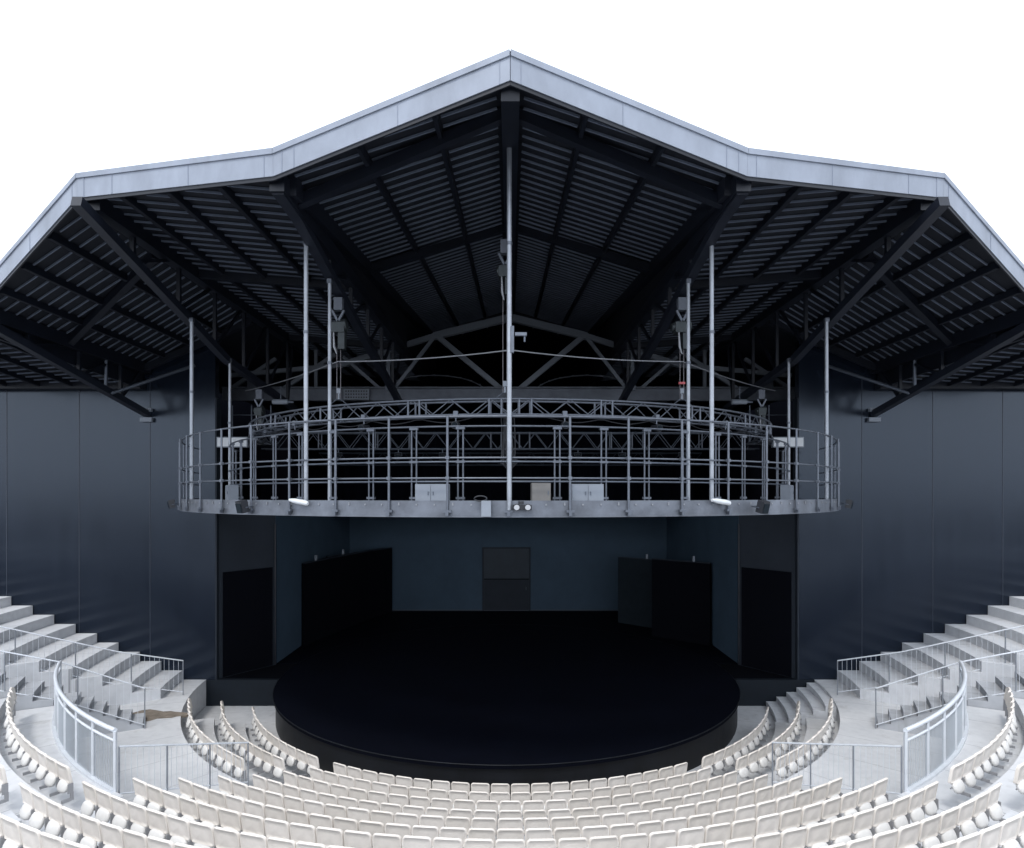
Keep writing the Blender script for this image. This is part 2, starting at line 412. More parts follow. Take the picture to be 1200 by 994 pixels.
hs = thing('stage_house', 'dark clad stage house with side walls, portals and back wall around the stage', 'building', (0, WALLY, 0))
def P(b, name, m, parent=hs, **kw):   # world-space mesh under a parent located at WALLY
    px, py, pz = parent.matrix_basis.translation
    q = parent
    off = [0, 0, 0]
    while q is not None:
        off = [off[i] + q.location[i] for i in range(3)]; q = q.parent
    b.v = [(x-off[0], y-off[1], z-off[2]) for x, y, z in b.v]
    return b.build(name, m, parent, **kw)
for sg in (-1, 1):
    E0 = 10.06 if sg < 0 else 9.84; S0 = 8.72 if sg < 0 else 8.48
    b = MB()
    xs = [E0, 12.5, 12.52, 30]
    top = [EYE+H(10.06, WALLY)-.02, EYE+H(12.5, WALLY)-.02, EYE+H(13, WALLY)-.02, EYE+H(20, WALLY)-.02]
    vs = []
    for y in (WALLY, WALLY+.3):
        vs += [(sg*x, y, -1.55) for x in xs] + [(sg*x, y, z) for x, z in zip(xs, top)]
    fs = []
    for i in range(3):
        fs += [(i, i+1, 4+i+1, 4+i), (8+i, 12+i, 12+i+1, 8+i+1), (4+i, 4+i+1, 12+i+1, 12+i), (i, 8+i, 8+i+1, i+1)]
    fs += [(0, 4, 12, 8), (3, 11, 15, 7)]
    b.add(vs, fs)
    w = P(b, 'facade_wall', M['facade'])
    b = MB()
    for px in ((8, 93, 176) if sg < 0 else (1010, 1093, 1175)):
        x = (px-598)/F*WALLY
        b.box((x, WALLY-.003, 4.6), (.018, .012, 11.4))
    for x in (19.4, 21.8): b.box((sg*x, WALLY-.003, 4.6), (.018, .012, 10.5))
    b.v = [(x, y-WALLY, z) for x, y, z in b.v]
    b.build('joint_strip', M['joint'], w)
    # dark corner strip at the portal edge
    b = MB(); b.box((sg*(E0-.03), WALLY+.16, 4.4), (.055, .34, 10.4)); P(b, 'corner_post', M['portal'])
    # oblique portal wall with a doorway panel
    a0, a1 = (sg*(E0-.06), 21.36), (sg*S0, 23.1)
    b = MB()
    b.prism([a0, a1, (sg*(S0+.18), 23.25), (sg*(E0-.06), 21.7)], -.05, 5.9)
    pw = P(b, 'portal_wall', M['portal'])
    def on(t, off): return (a0[0]+(a1[0]-a0[0])*t - sg*off*.807, a0[1]+(a1[1]-a0[1])*t - off*.59)
    b = MB()
    q = [on(.06, .02), on(.94, .02), on(.94, -.03), on(.06, -.03)]
    b.prism(q, .0, 3.62)
    b.v = [(x, y-WALLY, z) for x, y, z in b.v]
    b.build('portal_door', M['flat_black'], pw)
    # low black wall of the pit
    b = MB(); b.prism([(sg*10.42, 21.16), (sg*7.35, 21.16), (sg*7.35, 21.34), (sg*10.42, 21.34)], -1.5, -.012)
    P(b, 'pit_wall', M['pit'])
    b = MB(); b.prism([(sg*10.02, 21.36), (sg*7.4, 21.36), (sg*7.4, 23.4), (sg*10.02, 23.4)], -.9, -.02)
    P(b, 'wing_floor', M['flat_black'])
    # side wall of the stage
    b = MB(); b.prism([(sg*S0, 23.12), (sg*S0, 33.75), (sg*(S0+.23), 33.75), (sg*(S0+.23), 23.12)], .002, 5.9)
    sw = P(b, 'side_wall', M['inner'])
    b = MB(); b.box((sg*(S0-.02), 23.05, 2.6), (.05, .06, 5.2)); b.v = [(x, y-WALLY, z) for x, y, z in b.v]
    b.build('corner_trim', M['beam'], sw)
    b = MB(); b.box((sg*13.9, 27.9, 5.5), (.3, 12.8, 14)); P(b, 'outer_wall', M['black'])
b = MB(); b.box((0, 33.9, 2.9), (17.9, .3, 5.8)); bw = P(b, 'back_wall', M['inner'])
b = MB(); b.box((0, 33.735, .03), (17.3, .03, .06)); b.v = [(x, y-WALLY, z) for x, y, z in b.v]; b.build('skirting', M['joint'], bw)
# back door
dx0, dx1 = (567-598)/F*33.7, (620-598)/F*33.7
dt = EYE - (643-580)/F*33.7
b = MB(); b.box(((dx0+dx1)/2, 33.73, dt/2+.03), (dx1-dx0, .04, dt-.06))
d = P(b, 'back_door', M['inner_door'])
b = MB(); w = dx1-dx0
b.box(((dx0+dx1)/2, 33.72, dt+.03), (w+.16, .06, .08)); b.box((dx0-.04, 33.72, dt/2), (.08, .06, dt-.02)); b.box((dx1+.04, 33.72, dt/2), (.08, .06, dt-.02))
b.v = [(x, y-WALLY, z) for x, y, z in b.v]
b.build('door_frame', M['portal'], d)
b = MB(); b.box(((dx0+dx1)/2, 33.705-WALLY, dt*.25+.02), (w-.04, .02, dt*.5-.06)); b.build('lower_panel', M['portal'], d)
b = MB(); b.box(((dx0+dx1)/2, 33.70-WALLY, dt*.51), (w-.02, .03, .05)); b.build('middle_rail', M['flat_black'], d)
b = MB(); b.box((dx1-.16, 33.69-WALLY, dt*.36), (.04, .05, .16)); b.build('handle', M['joint'], d)
b = MB(); b.box((0, 34.3, 7.5), (28, .3, 18)); P(b, 'rear_wall', M['black'])
# curtain borders above the stage opening
cu = MB()
def wav(y, x0, x1, z0, z1):
    n = 160; vs = []
    for i in range(n+1):
        x = x0+(x1-x0)*i/n; yy = y + .06*math.sin(i*1.3) + .03*math.sin(i*.37)
        vs += [(x, yy, z0), (x, yy, z1), (x, yy+.05, z0), (x, yy+.05, z1)]
    fs = []
    for i in range(n):
        a = 4*i
        fs += [(a, a+4, a+5, a+1), (a+2, a+3, a+7, a+6), (a, a+2, a+6, a+4), (a+1, a+5, a+7, a+3)]
    cu.add(vs, fs, True)
wav(29.0, -8.6, 8.6, 5.45, 11.2)
tag(cu.build('stage_curtain', M['black']), 'wide black cloth border hanging above the stage behind the gantry', 'curtain')

# black flats standing on the stage
fg = 'folded scenery flats on the stage'
def flat(x0, y0, x1, y1, h0, th, m, lab, us=(.28,)):
    t = thing('scenery_flat', lab, 'scenery flat', (x0, y0, .0), 0, fg)
    dx, dy = x1-x0, y1-y0; l = math.hypot(dx, dy); nx, ny = -dy/l*th, dx/l*th
    b = MB(); b.prism([(0, 0), (dx, dy), (dx+nx, dy+ny), (nx, ny)], .004, h0); b.build('panel', m, t)
    b = MB()
    b.beam((0+nx*.5, ny*.5, h0+.02), (dx+nx*.5, dy+ny*.5, h0+.02), abs(th)*.9, .035); b.build('top_rail', M['portal'], t)
    for u in us: b = MB(); b.box((dx*u+nx*.5, dy*u+ny*.5, h0+.14), (.09, .09, .24)); b.build('hinge_post', M['cabinet'], t)
flat(-8.55, 25.9, -6.75, 33.2, 3.42, .16, M['flat_black'], 'tall black flat at the left of the stage leaning along the side wall', (.13,))
flat(8.3, 25.9, 6.3, 27.7, 3.42, -.16, M['flat_black'], 'tall black flat nearest the right side wall of the stage')
flat(6.9, 29.2, 5.30, 30.6, 3.2, -.16, M['flat_grey'], 'dark grey flat standing behind the black flat at the right of the stage')
flat(-8.35, 28.6, -6.35, 33.45, 3.42, .14, M['flat_black'], 'black flat half hidden behind the tall left flat', (.22,))

# ------------------------------------------------------------------ roof
roof = thing('canopy_roof', 'folded black steel canopy roof with a pale zinc fascia over the stage', 'roof', (0, 9.9, EYE))
def RP(b, name, m, parent=roof):
    b.v = [(x, y-9.9, z) for x, y, z in b.v]     # z already relative to the eye
    return b.build(name, m, parent)
FR = [(0, 9.9), (4.1, 10.8), (8.58, 12.36), (12.5, 14.58), (18.5, 19.3)]   # eave in plan
def FZ(i):   # underside height at eave corner i
    return [6.60, 5.54, 5.91, 4.31, 4.2][i]
def eave_y(x):
    x = abs(x)
    for (x0, y0), (x1, y1) in zip(FR, FR[1:]):
        if x <= x1: return y0+(y1-y0)*(x-x0)/(x1-x0)
    return FR[-1][1]
BAYS = [(0, 4.1, 34.2, [1.25, 2.6]), (4.1, 8.58, 34.2, [5.3, 6.45, 7.55]), (8.58, 12.5, 34.2, [9.7, 10.7, 11.6]), (12.5, 18.5, 24, [13.6, 14.7, 15.8, 16.9])]
def Hin(i, x, y):
    x0, x1 = BAYS[i][0], BAYS[i][1]
    return H(min(max(abs(x), x0+1e-4), x1-1e-4 if i < 3 else x), y)
for sg in (-1, 1):
    for i, (x0, x1, yb, rafts) in enumerate(BAYS):
        b = MB()
        ys = [(x0, eave_y(x0)+.02), (x1, eave_y(x1)+.02), (x1, yb), (x0, yb)]
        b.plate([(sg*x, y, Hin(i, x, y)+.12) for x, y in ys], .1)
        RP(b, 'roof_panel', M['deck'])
        # slats across the bay, broken at the rafters
        b = MB()
        cuts = [x0+.16] + rafts + [x1-.16]
        y = eave_y(x0)+.35
        slope = {0: .10, 1: -.02, 2: .30, 3: .2}[i]
        y = 9.0
        y = 8.0
        while y < (31 if i < 2 else 21.0):
            for a, c in zip(cuts, cuts[1:]):
                a2, c2 = a+.07, c-.07
                ya, yc = y+slope*(a2-x0), y+slope*(c2-x0)
                # trim at the eave
                if ya < eave_y(a2)+.28 or yc < eave_y(c2)+.28:
                    ok = False
                    for q in range(1, 10):
                        f = q/10; 
                        xa = a2+(c2-a2)*f; y_ = ya+(yc-ya)*f
                        if y_ >= eave_y(xa)+.28 and yc >= eave_y(c2)+.28:
                            a2, ya = xa, y_; ok = True; break
                        xa = c2+(a2-c2)*f; y_ = yc+(ya-yc)*f
                        if y_ >= eave_y(xa)+.28 and ya >= eave_y(a2)+.28:
                            c2, yc = xa, y_; ok = True; break
                    if not ok: continue
                for yy, lim in ((ya, 0), (yc, 0)): pass
                if max(ya, yc) > yb: continue
                b.beam((sg*a2, ya, Hin(i, a2, ya)+.08), (sg*c2, yc, Hin(i, c2, yc)+.08), .028, .04)
            y += .35
        RP(b, 'ceiling_slats', M['slat'])
        for x in rafts:
            b = MB(); y0 = eave_y(x)+.1
            yend = yb if i < 2 else 21.15
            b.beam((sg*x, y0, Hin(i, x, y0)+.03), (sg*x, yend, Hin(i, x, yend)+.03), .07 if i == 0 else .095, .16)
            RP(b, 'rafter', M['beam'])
    # cross beams
    for i, yy in ((0, 17.3), (0, 31.0), (1, 16.4), (1, 23.0), (2, 16.6), (2, 20.9), (3, 20.9), (0, 10.9)):
        x0, x1 = BAYS[i][0], BAYS[i][1]
        b = MB(); z0, z1 = Hin(i, x0, yy), Hin(i, x1, yy)
        ya = yy if yy not in (10.9, 13.0, 16.6) else max(yy, eave_y(x0)+.9)
        yc = yy if yy not in (10.9, 13.0, 16.6) else eave_y(x1)+.9
        if i == 2 and yy == 16.6: ya, yc = 15.2, 17.4
        b.beam((sg*(x0+.1), ya, z0-.06), (sg*(x1-.1), yc, z1-.06), .16, .20); RP(b, 'cross_beam', M['beam'])
    # longitudinal trusses
    for x, yb, ch in ((4.1, 31.5, [(10.98, 5.40), (12.0, 5.36), (24, 3.25)]), (8.3, 31.5, [(11.9, 5.62), (18.2, 3.95), (24, 3.3)]), (12.35, 21.15, [(14.7, 4.05), (21.15, 2.75)])):
        y0 = eave_y(x)+.12
        b = MB()
        b.beam((sg*x, y0, min(Hin(0, x, y0) if x == 4.1 else 9, H(x+.01, y0))-.04), (sg*x, yb, H(x+.01, yb)-.04), .26, .34)
        RP(b, 'truss_beam', M['beam'])
        if x == 4.1:      # the central gable rises above the lower side bays: its edge beam and web
            b = MB(); b.beam((sg*(x-.14), 11.2, Hin(0, x, 11.2)-.02), (sg*(x-.14), 31.3, Hin(0, x, 31.3)-.02), .2, .34); RP(b, 'edge_beam', M['beam'])
            b = MB(); vs = []
            for y in (11.6, 34.15):
                vs += [(sg*(x-.02), y, H(x+.01, y)), (sg*(x-.02), y, Hin(0, x, y)+.1)]
            vs += [(v[0]+sg*.04, v[1], v[2]) for v in vs]
            b.add(vs, [(0,2,3,1), (4,5,7,6), (0,1,5,4), (2,6,7,3), (0,4,6,2), (1,3,7,5)]); RP(b, 'web_panel', M['deck'])
        b = MB()
        for (ya, za), (yb2, zb) in zip(ch, ch[1:]):
            b.beam((sg*x, ya, za), (sg*x, yb2, zb), .2, .2)
        RP(b, 'truss_chord', mat('chord_paint', (.011, .0145, .025), .5, var=.2) if 'chord_paint' not in bpy.data.materials else bpy.data.materials['chord_paint'])
        def chz(y):
            for (ya, za), (yb2, zb) in zip(ch, ch[1:]):
                if y <= yb2: return za+(zb-za)*(y-ya)/(yb2-ya)
            return ch[-1][1]
        y = y0+1.3; flip = 0
        while y < ch[-1][0]-.6:
            b = MB(); b.beam((sg*x, y, chz(y)), (sg*x, y, H(x+.01, y)), .09, .09); RP(b, 'truss_post', M['beam'])
            y2 = min(y+1.9, ch[-1][0]-.2)
            b = MB(); b.beam((sg*x, y, chz(y)), (sg*x, y2, H(x+.01, y2)), .07, .07); RP(b, 'truss_brace', M['beam'])
            y += 1.9
    # bracket where the outer chord meets the wall
    b = MB(); b.box((sg*12.35, 21.12, 2.88), (.36, .1, .12)); b.box((sg*12.35, 21.12, 2.55), (.40, .12, .14)); RP(b, 'wall_bracket', M['cabinet'])
    b = MB(); b.tube([(sg*12.3, 19.1, 3.1), (sg*10.6, 20.9, 4.35)], .05); b.tube([(sg*12.35, 19.0, 3.1), (sg*12.35, 19.0, 4.3)], .05); RP(b, 'knee_brace', M['tube_dark'])
    # eave beam above the far wall
    b = MB(); b.beam((sg*12.4, 21.0, 3.72), (sg*24, 21.0, 3.72), .35, .32); RP(b, 'wall_beam', M['beam'])
    b = MB(); b.beam((sg*12.52, 14.7, 4.12), (sg*12.52, 21.1, 3.9), .1, .6); RP(b, 'valley_beam', M['beam'])
    # fascia
    for i in range(4):
        (xa, ya), (xb, yb) = FR[i], FR[i+1]
        za, zb = FZ(i), FZ(i+1)
        dx, dy = xb-xa, yb-ya; l = math.hypot(dx, dy); nx, ny = dy/l, -dx/l
        b = MB()
        def quadsolid(lo0, hi0, lo1, hi1, o0, o1):
            vs = []
            for o in (o0, o1):
                for (x, y, z) in ((xa, ya, za+lo0), (xb, yb, zb+lo1), (xb, yb, zb+hi1), (xa, ya, za+hi0)):
                    vs.append((sg*(x+nx*o), y+ny*o, z))
            b.add(vs, [(0,1,2,3), (4,7,6,5), (0,4,5,1), (1,5,6,2), (2,6,7,3), (3,7,4,0)])
        quadsolid(-.02, .36, -.02, .36, -.02, .03)
        f = RP(b, 'fascia', M['fascia'])
        b = MB(); quadsolid(.36, .46, .36, .46, -.10, .055); RP(b, 'fascia_cap', M['fascia'])
        b = MB(); quadsolid(-.085, -.02, -.085, -.02, -.02, .012); RP(b, 'fascia_drip', M['beam'])
        b = MB()
        q = 0.0
        while q < l:
            t = q/l
            if q > .3:
                x, y, z = xa+dx*t, ya+dy*t, za+(zb-za)*t
                b.box((sg*(x+nx*.033), y+ny*.033, z+.17), (.012, .008, .37), sg*math.atan2(dy, dx))
            q += 1.9
        for t in (.04, .96):
            x, y, z = xa+dx*t, ya+dy*t, za+(zb-za)*t
            b.box((sg*(x+nx*.033), y+ny*.033, z+.17), (.012, .008, .37), sg*math.atan2(dy, dx))
        RP(b, 'fascia_seam', mat('seam_grey', (.225, .255, .32), .5) if 'seam_grey' not in bpy.data.materials else bpy.data.materials['seam_grey'])
b = MB(); b.beam((0, 10.0, 6.52), (0, 31.4, 6.52+.12*21.4), .30, .36); RP(b, 'ridge_beam', M['beam'])
# back gable truss
yb = 24.6
def BP(px, py): return ((px-598)/F*yb, yb, (580-py)/F*yb)
b = MB(); b.beam(BP(262, 463), BP(934, 463), .25, .46); b.beam((BP(262, 455)[0], yb-.02, BP(262, 455)[2]), (BP(934, 455)[0], yb-.02, BP(934, 455)[2]), .34, .05); RP(b, 'tie_beam', M['steelgrey'])
b = MB()
for sg in (-1, 1):
    def Q(dx, py): return ((sg*dx)/F*yb, yb+.05, (580-py)/F*yb)
    for p, q, w in (((88, 392), (6, 460), .20), ((90, 396), (138, 458), .13), ((0, 372), (90, 394), .26), ((90, 394), (200, 428), .2), ((143, 388), (143, 458), .14),
                    ((196, 418), (150, 458), .12), ((168, 372), (143, 405), .12), ((205, 415), (270, 458), .14), ((228, 410), (228, 458), .12), ((275, 420), (335, 460), .13), ((200, 428), (330, 440), .16)):
        b.beam(Q(*p), Q(*q), w, w)
RP(b, 'gable_brace', mat('brace_paint', (.17, .19, .22), .5, metal=.2))
b = MB()
for sg in (-1, 1):
    for px, py in ((140, 452), (300, 452)):
        x, y, z = (sg*px)/F*yb, yb-.2, (580-py)/F*yb
        b.box((x, y, z), (.35, .12, .45)); 
RP(b, 'gusset_plate', M['tube'])

# ------------------------------------------------------------------ gantry ring
Ro, Ri = 10.37, 9.1
TE = 81
gr = thing('gantry_walkway', 'grey steel curved gantry walkway with pipe railings hanging above the stage', 'gantry', (-.03, YC, 5.87))
def GP(b, name, m, parent=gr):
    b.v = [(x, y-YC, z-5.87) for x, y, z in b.v]; return b.build(name, m, parent)
nA = 108
b = MB(); b.strip(arc(Ri-.12, -TE, TE, nA), arc(Ro-.04, -TE, TE, nA), 6.10, 6.02); DECK = b
b = MB(); b.strip(arc(Ro-.04, -TE, TE, nA), arc(Ro, -TE, TE, nA), 6.18, 5.885)
b.strip(arc(Ro-.10, -TE, TE, nA), arc(Ro+.025, -TE, TE, nA), 5.885, 5.86)
b.strip(arc(Ro, -TE, TE, nA), arc(Ro+.006, -TE, TE, nA), 6.01, 5.885); BAND = b
b = MB(); b.strip(arc(Ri-.16, -TE, TE, nA), arc(Ri-.12, -TE, TE, nA), 6.12, 5.88); GP(b, 'inner_band', M['band'])
b = DECK
for i in range(-26, 27):
    t = i*3.0
    p, q = pol(Ri-.1, t), pol(Ro-.08, t); b.beam((p[0], p[1], 5.96), (q[0], q[1], 5.96), .08, .12, mi=1)
GP(b, 'deck', [M['band'], M['beam']])
for z in (7.79, 7.0, 6.61):
    b = MB(); b.tube([(*pol(Ro-.03, -TE+2*TE*i/nA), z) for i in range(nA+1)], .020 if z > 7.5 else .018, 8); GP(b, 'outer_rail', M['tube'])
for z in (7.74, 6.99, 6.57):
    b = MB(); b.tube([(*pol(Ri, -TE+2*TE*i/nA), z) for i in range(nA+1)], .021, 8); GP(b, 'inner_rail', M['tube_dark'] if z < 7 else M['tube'])
step = 6.45
for i in range(-12, 13):
    t = i*step
    x, y = pol(Ro+.035, t)
    b = MB(); b.tube([(x, y, 5.96), (x, y, 7.79)], .024, 8)
    for z in (7.0, 6.61): b.box((x, y, z), (.07, .07, .06), rad(t))
    p = GP(b, 'post', M['tube'])
    b = MB()
    cx, cy = pol(Ro+.06, t)
    b.box((cx, cy, 5.975), (.16, .06, .045), rad(t)); b.box((cx, cy, 5.93), (.06, .07, .09), rad(t))
    GP(b, 'clamp', M['tube'], p)
for i in range(-12, 12):
    t = (i+.5)*step + (0.0)
    t = (i+1)*step if i >= 0 else i*step
    x, y = pol(Ri, t)
    ux, uy = math.cos(rad(t))*.055, math.sin(rad(t))*.055
    b = MB(); b.tube([(x-ux, y-uy, 6.1), (x-ux, y-uy, 7.74)], .019, 6); b.tube([(x+ux, y+uy, 6.1), (x+ux, y+uy, 7.74)], .019, 6)
    for z in (6.22, 6.99, 7.7): b.box((x, y, z), (.19, .07, .05), rad(t))
    GP(b, 'inner_post', M['tube'])
b = BAND
for i in range(-40, 41):
    t = i*1.97
    x, y = pol(Ro+.008, t); b.box((x, y, 6.10), (.03, .02, .03), rad(t), mi=1)
    if i % 3 == 0: b.box((x, y, 6.13), (.022, .02, .022), rad(t), mi=1)
GP(b, 'edge_band', [M['band'], M['cable']])
# hanger poles (fixed to the ring, up to the roof trusses)
for x, R, top in ((0, Ro+.0, None), (4.22, Ro, 5.22), (4.05, Ri, 4.85), (8.2, Ro, 4.50), (8.2, Ri, 3.98)):
    for sg in ((-1, 1) if x else (1,)):
        t = math.degrees(math.asin(min(1, x/R))); X, Y = pol(R - (.10 if R == Ro and x else -.07 if R == Ro else 0), sg*t)
        if not x: X = .012
        zt = EYE + (top if top else 6.62)
        b = MB(); b.tube([(X, Y, 6.0), (X, Y, zt)], .047 if R == Ro else .042, 10); h = GP(b, 'hanger_pole', M['galv'])
        b = MB(); b.box((X, Y, zt-.03), (.10, .10, .10)); GP(b, 'pole_cap', M['tube'], h); b = MB(); b.tube([(X, Y, zt-1.9), (X, Y, zt-1.84)], .058, 10); GP(b, 'pole_fitting', M['tube'], h)

# things on the ring -----------------------------------------------------------
def on_ring(px, R, z):   # find the angle on radius R that shows at photo column px
    tgt = (px-598)/F; lo, hi = 0, 62
    s = 1 if tgt >= 0 else -1
    for _ in range(40):
        m = (lo+hi)/2; x, y = pol(R, m)
        if x/y < abs(tgt): lo = m
        else: hi = m
    return s*lo
def cab(px, w, h, m, label, split, R=Ro-.32):
    t = on_ring(px, R, 6.1); x, y = pol(R, t)
    o = thing('control_cabinet', label, 'cabinet', (x, y, 6.10), rad(t), 'control cabinets on the gantry deck')
    b = MB(); b.box((0, 0, h/2+.002), (w, .24, h)); b.build('casing', m, o)
    nd = 2 if split else 1
    for i in range(nd):
        cx = (-w/4 if i == 0 else w/4) if split else 0
        b = MB(); b.box((cx, -.127, h/2), (w/nd-.02, .014, h-.03)); dr = b.build('cabinet_door', m, o)
        b = MB(); b.box((cx+(w/nd/2-.05)*(1 if i == 0 else -1), -.14, h*.55), (.02, .015, .07)); b.build('handle', M['tube_dark'], dr)
cab(507, .64, .40, M['cabinet'], 'grey double door cabinet on the gantry left of the centre pole', True)
cab(687, .64, .40, M['cabinet'], 'grey double door cabinet on the gantry right of the taupe box', True)
cab(633.5, .37, .42, M['cabinet_brown'], 'taupe single door cabinet on the gantry just right of the centre pole', False)
cab(272, .28, .44, M['cabinet'], 'small grey cabinet at the left end of the gantry behind the railing', False, Ri+.3)
cab(922, .28, .44, M['cabinet'], 'small grey cabinet at the right end of the gantry behind the railing', False, Ri+.3)
def spot(px, label, sz=.2, R=Ro+.24):
    t = on_ring(px, R, 6.0) if abs(px-598) < 380 else (62 if px > 598 else -62)
    x, y = pol(R, t)
    o = thing('floodlight', label, 'floodlight', (x, y, 6.02), rad(t), 'floodlights on the gantry edge')
    b = MB(); n = 10
    b.box((0, 0, .02), (sz, sz*.8, sz*1.3), 0, 0, .25); b.box((0, .05, .10), (sz*.8, sz*.3, .05)); b.build('housing', M['housing'], o)
    b = MB(); b.box((0, -.085, -.02), (sz*.8, .02, sz*1.0), 0, 0, .25); b.build('glass_front', M['flat_grey'], o)
    b = MB(); b.tube([(-sz*.6, .0, 0), (-sz*.6, .17, .03), (sz*.6, .17, .03), (sz*.6, 0, 0)], .014, 6); b.build('yoke', M['tube_dark'], o)
spot(284, 'black floodlight clamped to the gantry edge left of the left white tube')
spot(894, 'black floodlight clamped to the gantry edge right of the right white tube')
spot(203, 'black floodlight sticking out at the far left end of the gantry', .18)
spot(986, 'black floodlight sticking out at the far right end of the gantry', .18)
def whitetube(px, label):
    t = on_ring(px, Ro+.1, 6.1); x, y = pol(Ro+.10, t)
    o = thing('tube_lamp', label, 'lamp', (x, y, 6.15), rad(t), 'white tube lamps on the gantry edge')
    b = MB(); b.tube([(-.24, 0, .035), (-.12, 0, .02), (0, 0, .0), (.12, 0, -.012), (.22, 0, -.035), (.24, 0, -.04)], [.03, .05, .055, .055, .05, .03], 10); b.build('tube', M['white'], o)
    for bx_, bz_ in ((.06, -.05), (-.14, -.02)): b = MB(); b.box((bx_, .05, bz_), (.06, .08, .04)); b.build('bracket', M['tube_dark'], o)
whitetube(350, 'white tubular lamp on the left part of the gantry edge')
whitetube(845, 'white tubular lamp on the right part of the gantry edge')
t = on_ring(610, Ro+.12, 6.1); x, y = pol(Ro+.13, t)
o = thing('twin_spotlight', 'black twin spotlight with two bright lenses beside the centre pole', 'spotlight', (x+.03, y, 6.07), rad(t))
b = MB(); b.box((0, .03, -.02), (.36, .08, .10)); b.tube([(-.02, .02, .04), (-.02, .02, .1)], .05, 8); b.build('housing', M['housing'], o)
for s in (-1, 1):
    b = MB(); b.tube([(s*.105, -.02, -.01), (s*.105, -.09, -.015)], [.06, .068], 12); l = b.build('lamp_head', M['housing'], o)
    b = MB(); b.tube([(s*.105, -.088, -.015), (s*.105, -.094, -.015)], [.054, .05], 12); b.build('lens', M['lens'], l)
t = on_ring(570, Ro+.1, 6); x, y = pol(Ro+.10, t)
o = thing('junction_box', 'grey junction box with cable loop on the gantry edge beside the centre pole', 'junction box', (x, y-.01, 6.03), rad(t))
b = MB(); b.box((0, 0, 0), (.18, .14, .30)); b.build('casing', M['cabinet'], o)
b = MB(); b.tube([(-.03+.12*math.cos(a)-.08, .0, .19+.05*math.sin(a)) for a in [i*math.pi/6 for i in range(13)]], .014, 6); b.build('cable_loop', M['housing'], o)
for sg in (-1, 1):
    t = thing('light_panel', f'white flat box mounted behind the {SIDE[sg]} end of the gantry railing', 'light box', (sg*9.18, 20.6, EYE+1.74), 0, 'white boxes behind the gantry ends')
    b = MB(); b.box((0, 0, 0), (1.02, .16, .34)); b.build('box', M['cabinet'], t)
    b = MB(); b.box((0, -.085, .0), (.96, .012, .28)); b.build('face', M['white'], t)
    t = thing('catwalk_railing', f'thin dark pipe railing high behind the {SIDE[sg]} end of the gantry', 'railing', (sg*9.4, 22.6, EYE+1.9), 0, 'catwalk railings beside the stage opening')
    for z in (.55, 1.0): b = MB(); b.tube([(-.75, 0, z), (.75, 0, z)], .018, 6); b.build('rail', M['tube_dark'], t)
    for x in (-.7, .0, .7): b = MB(); b.tube([(x, 0, 0), (x, 0, 1.35)], .026, 6); b.build('post', M['tube_dark'], t)
    b = MB(); b.box((0, .3, -.05), (1.6, .7, .08)); b.build('deck', M['beam'], t)

# ------------------------------------------------------------------ lighting trusses
Rt = 8.4
tr = thing('curved_truss', 'curved aluminium lattice truss hanging just behind the gantry railing', 'truss', (0, YC, EYE+1.76))
def TP(b, name, m, parent=tr):
    b.v = [(x, y-YC, z-EYE-1.76) for x, y, z in b.v]; return b.build(name, m, parent)
zb, zt = EYE+1.76, EYE+2.10
for R in (Rt-.2, Rt+.2):
    for z in (zb, zt):
        b = MB(); b.tube([(*pol(R, -88+176*i/96), z) for i in range(97)], .026, 6); TP(b, 'chord', M['tube'])
nseg = 60
for R, nm in ((Rt+.2, 'lacing'), (Rt-.2, 'lacing')):
    b = MB()
    for i in range(nseg):
        t0, t1 = -88+176*i/nseg, -88+176*(i+1)/nseg
        z0, z1 = (zb, zt) if i % 2 == 0 else (zt, zb)
        b.tube([(*pol(R, t0), z0), (*pol(R, t1), z1)], .014, 5, cap=False)
    TP(b, nm, M['tube'])
b = MB()
for i in range(nseg):
    t0, t1 = -88+176*i/nseg, -88+176*(i+1)/nseg
    a, c = (Rt-.2, Rt+.2) if i % 2 == 0 else (Rt+.2, Rt-.2)
    b.tube([(*pol(a, t0), zb), (*pol(c, t1), zb)], .012, 5, cap=False)
TP(b, 'cross_lacing', M['tube_dark'])
for t in (-62, -46, -31, -14.5, -2.2, 2.2, 14.5, 31, 46, 62):
    for dt in (-.9, .9):
        for R in (Rt-.2, Rt+.2):
            b = MB(); p = pol(R, t+dt); b.tube([(*p, zb), (*p, zt)], .024, 6); TP(b, 'coupler_post', M['tube'])
# straight rear truss
rt = thing('straight_truss', 'straight dim lattice truss spanning behind the curved truss', 'truss', (0, 24.0, EYE+1.78))
zb2, zt2 = 0, .62
L_ = 9.6
for y in (0, .4):
    for z in (zb2, zt2): b = MB(); b.tube([(-L_, y, z), (L_, y, z)], .028, 6); b.build('chord', M['tube_dark'], rt)
    b = MB(); n = 40
    for i in range(n):
        x0, x1 = -L_+2*L_*i/n, -L_+2*L_*(i+1)/n
        b.tube([(x0, y, zb2 if i % 2 else zt2), (x1, y, zt2 if i % 2 else zb2)], .016, 5, cap=False)
    b.build('lacing', M['tube_dark'], rt)
for x in (-7.4, -5.2, -4.7, -3.9, -.75, -.35, .35, .75, 3.9, 4.7, 5.2, 7.4):
    for y in (0, .4): b = MB(); b.tube([(x, y, zb2), (x, y, zt2)], .03, 6); b.build('coupler_post', M['tube'], rt)
